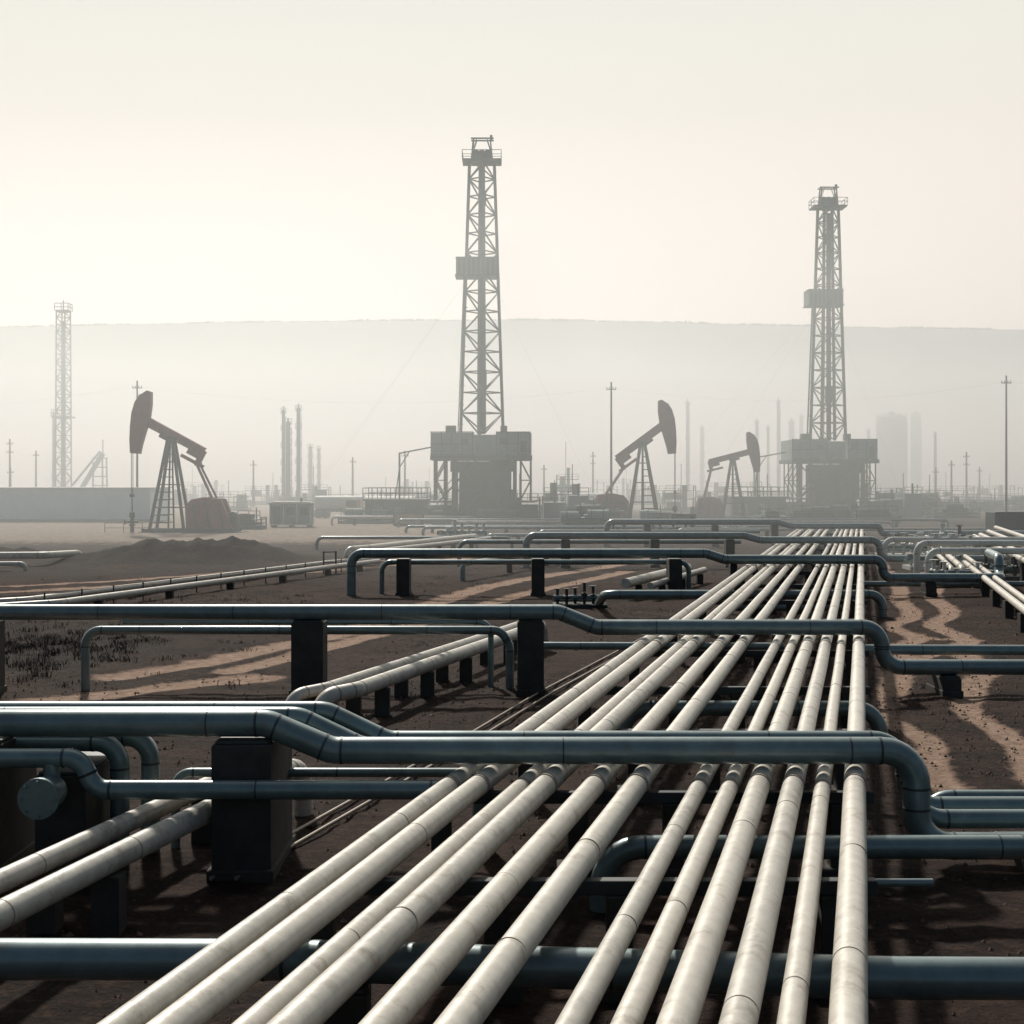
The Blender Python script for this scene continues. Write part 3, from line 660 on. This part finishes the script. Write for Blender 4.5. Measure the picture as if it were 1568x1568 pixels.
for a,b in zip([L0]+pA,pA+[R0]):
    wire(a,b,2.0)
for a,b in zip(pB[:-2],pB[1:-1]): wire(a,b,1.2)
mb.build('power_lines',[M_steel])

# ------------------------------------------------------------------ hills (long plateau)
mb=MB(); cols=260; prof=[(-.2,0),(0,4),(.16,25),(.35,62),(.6,112),(.85,150),(1.0,172),(1.08,176),(1.6,178)]
xsH=np.linspace(-1500,1700,cols); Y0=1050;Y1=1500
def ridge(x):
    px=784+x/1500*2178
    yy=np.interp(px,[-1500,0,250,500,800,1000,1200,1568,3500],[514,492,486,482,480,483,489,496,514])
    return 4.8+(738-yy)/2178*1500
vs=[]
for t,h in prof:
    for x in xsH:
        r=ridge(x)/176.; n=noise.noise((x*.004,t*2.5,1))
        yy=Y0+(Y1-Y0)*t+ (70*n if 0<t<.9 else 0)
        hz=h*r+(12*noise.noise((x*.006,t*3,4)) if .1<t<.9 else 0)+(1.2*noise.noise((x*.05,t,9)) if t>=1 else 0)
        vs.append((x,yy,hz-3))
fs=[]
for j in range(len(prof)-1):
    for i in range(cols-1): fs.append((j*cols+i,j*cols+i+1,(j+1)*cols+i+1,(j+1)*cols+i))
mb.add(vs,fs,0,True)
M_hill=mat('hill_scrub',(0.10,0.115,0.10),1,0,0.4,0.012)
mb.build('hills',[M_hill])
mb=MB()
for i in range(3200):
    x=random.uniform(-900,950); r=ridge(x); h=random.uniform(.8,2.6) if noise.noise((x*.012,0,0))>-.05 else random.uniform(.2,.8); y=1536+random.uniform(-6,6); z=r-5.5
    w=random.uniform(1,2.4)
    v=[(x+random.uniform(-1,1)*w,y+random.uniform(-1,1)*w,z+2.6+random.uniform(0,1)*h) for _ in range(6)]
    mb.add([(x-w,y,z),(x+w,y,z)]+v,[(0,1,2),(0,1,3),(0,4,5),(1,6,7),(2,3,4),(5,6,7)],0)
mb.build('ridge_tree_line',[M_hillt])

# ------------------------------------------------------------------ haze: real scattering mist
def haze(name,c,d,dens,col):
    mb=MB(); mb.box((0,0,0),d); o=mb.build(name,[],loc=c)
    m=bpy.data.materials.new(name+'_volume');m.use_nodes=True;nt=m.node_tree;nt.nodes.clear()
    o_=nt.nodes.new('ShaderNodeOutputMaterial');v=nt.nodes.new('ShaderNodeVolumeScatter')
    v.inputs['Color'].default_value=list(col)+[1];v.inputs['Density'].default_value=dens;v.inputs['Anisotropy'].default_value=.5
    nt.links.new(v.outputs[0],o_.inputs['Volume']); o.data.materials.append(m)
haze('ground_haze',(0,750,14.5),(4000,1370,35),.0038,(.93,.99,1.0))
haze('valley_haze',(0,880,49),(4000,1000,110),.0011,(.93,.99,1.0))

# ------------------------------------------------------------------ light
EL=math.radians(40);AZ=math.radians(-15)
w=bpy.data.worlds.new('World');scene.world=w;w.use_nodes=True;nt=w.node_tree;N=nt.nodes;Lk=nt.links
bg=N['Background'];bg.inputs['Strength'].default_value=.1
sky=N.new('ShaderNodeTexSky');sky.sky_type='NISHITA';sky.sun_disc=False;sky.sun_elevation=EL;sky.sun_rotation=AZ%(2*math.pi);sky.dust_density=5;sky.air_density=1.0
tc=N.new('ShaderNodeTexCoord')
dt=N.new('ShaderNodeVectorMath');dt.operation='DOT_PRODUCT';dt.inputs[1].default_value=Vector((-.05,.96,.2)).normalized();Lk.new(tc.outputs['Generated'],dt.inputs[0])
mr=N.new('ShaderNodeMapRange');mr.interpolation_type='SMOOTHSTEP';mr.inputs['From Min'].default_value=.2;mr.inputs['From Max'].default_value=.9;Lk.new(dt.outputs['Value'],mr.inputs['Value'])
sx=N.new('ShaderNodeSeparateXYZ');Lk.new(tc.outputs['Generated'],sx.inputs[0])
cr=N.new('ShaderNodeValToRGB');cr.color_ramp.elements[0].position=.0;cr.color_ramp.elements[0].color=(.86,.775,.70,1);cr.color_ramp.elements[1].position=.34;cr.color_ramp.elements[1].color=(.83,.825,.745,1)
e=cr.color_ramp.elements.new(.2);e.color=(.87,.80,.73,1)
Lk.new(sx.outputs['Z'],cr.inputs['Fac'])
sc=N.new('ShaderNodeVectorMath');sc.operation='SCALE';sc.inputs['Scale'].default_value=10;Lk.new(cr.outputs['Color'],sc.inputs[0])
bk=N.new('ShaderNodeMixRGB');bk.blend_type='MULTIPLY';bk.inputs['Fac'].default_value=1;bk.inputs['Color2'].default_value=(.76,.78,.70,1);Lk.new(sky.outputs[0],bk.inputs['Color1'])
mx=N.new('ShaderNodeMixRGB');Lk.new(mr.outputs['Result'],mx.inputs['Fac']);Lk.new(bk.outputs['Color'],mx.inputs['Color1']);Lk.new(sc.outputs[0],mx.inputs['Color2'])
Lk.new(mx.outputs['Color'],bg.inputs['Color'])
sl=bpy.data.lights.new('sun','SUN');sl.energy=4.4;sl.angle=math.radians(3.0);sl.color=(1,.94,.85)
so=bpy.data.objects.new('sun',sl);COL.objects.link(so)
sd=Vector((math.sin(AZ)*math.cos(EL),math.cos(AZ)*math.cos(EL),math.sin(EL)))
so.rotation_euler=sd.to_track_quat('Z','Y').to_euler(); so.location=(0,0,60)

cam=bpy.data.cameras.new('camera');cam.lens=50;cam.sensor_width=36;cam.clip_end=8000;cam.shift_y=-46/1568
co=bpy.data.objects.new('camera',cam);COL.objects.link(co);co.location=(0,0,4.8);co.rotation_euler=(math.radians(90),0,0);scene.camera=co
print('faces',sum(len(o.data.polygons) for o in COL.objects if o.type=='MESH'))
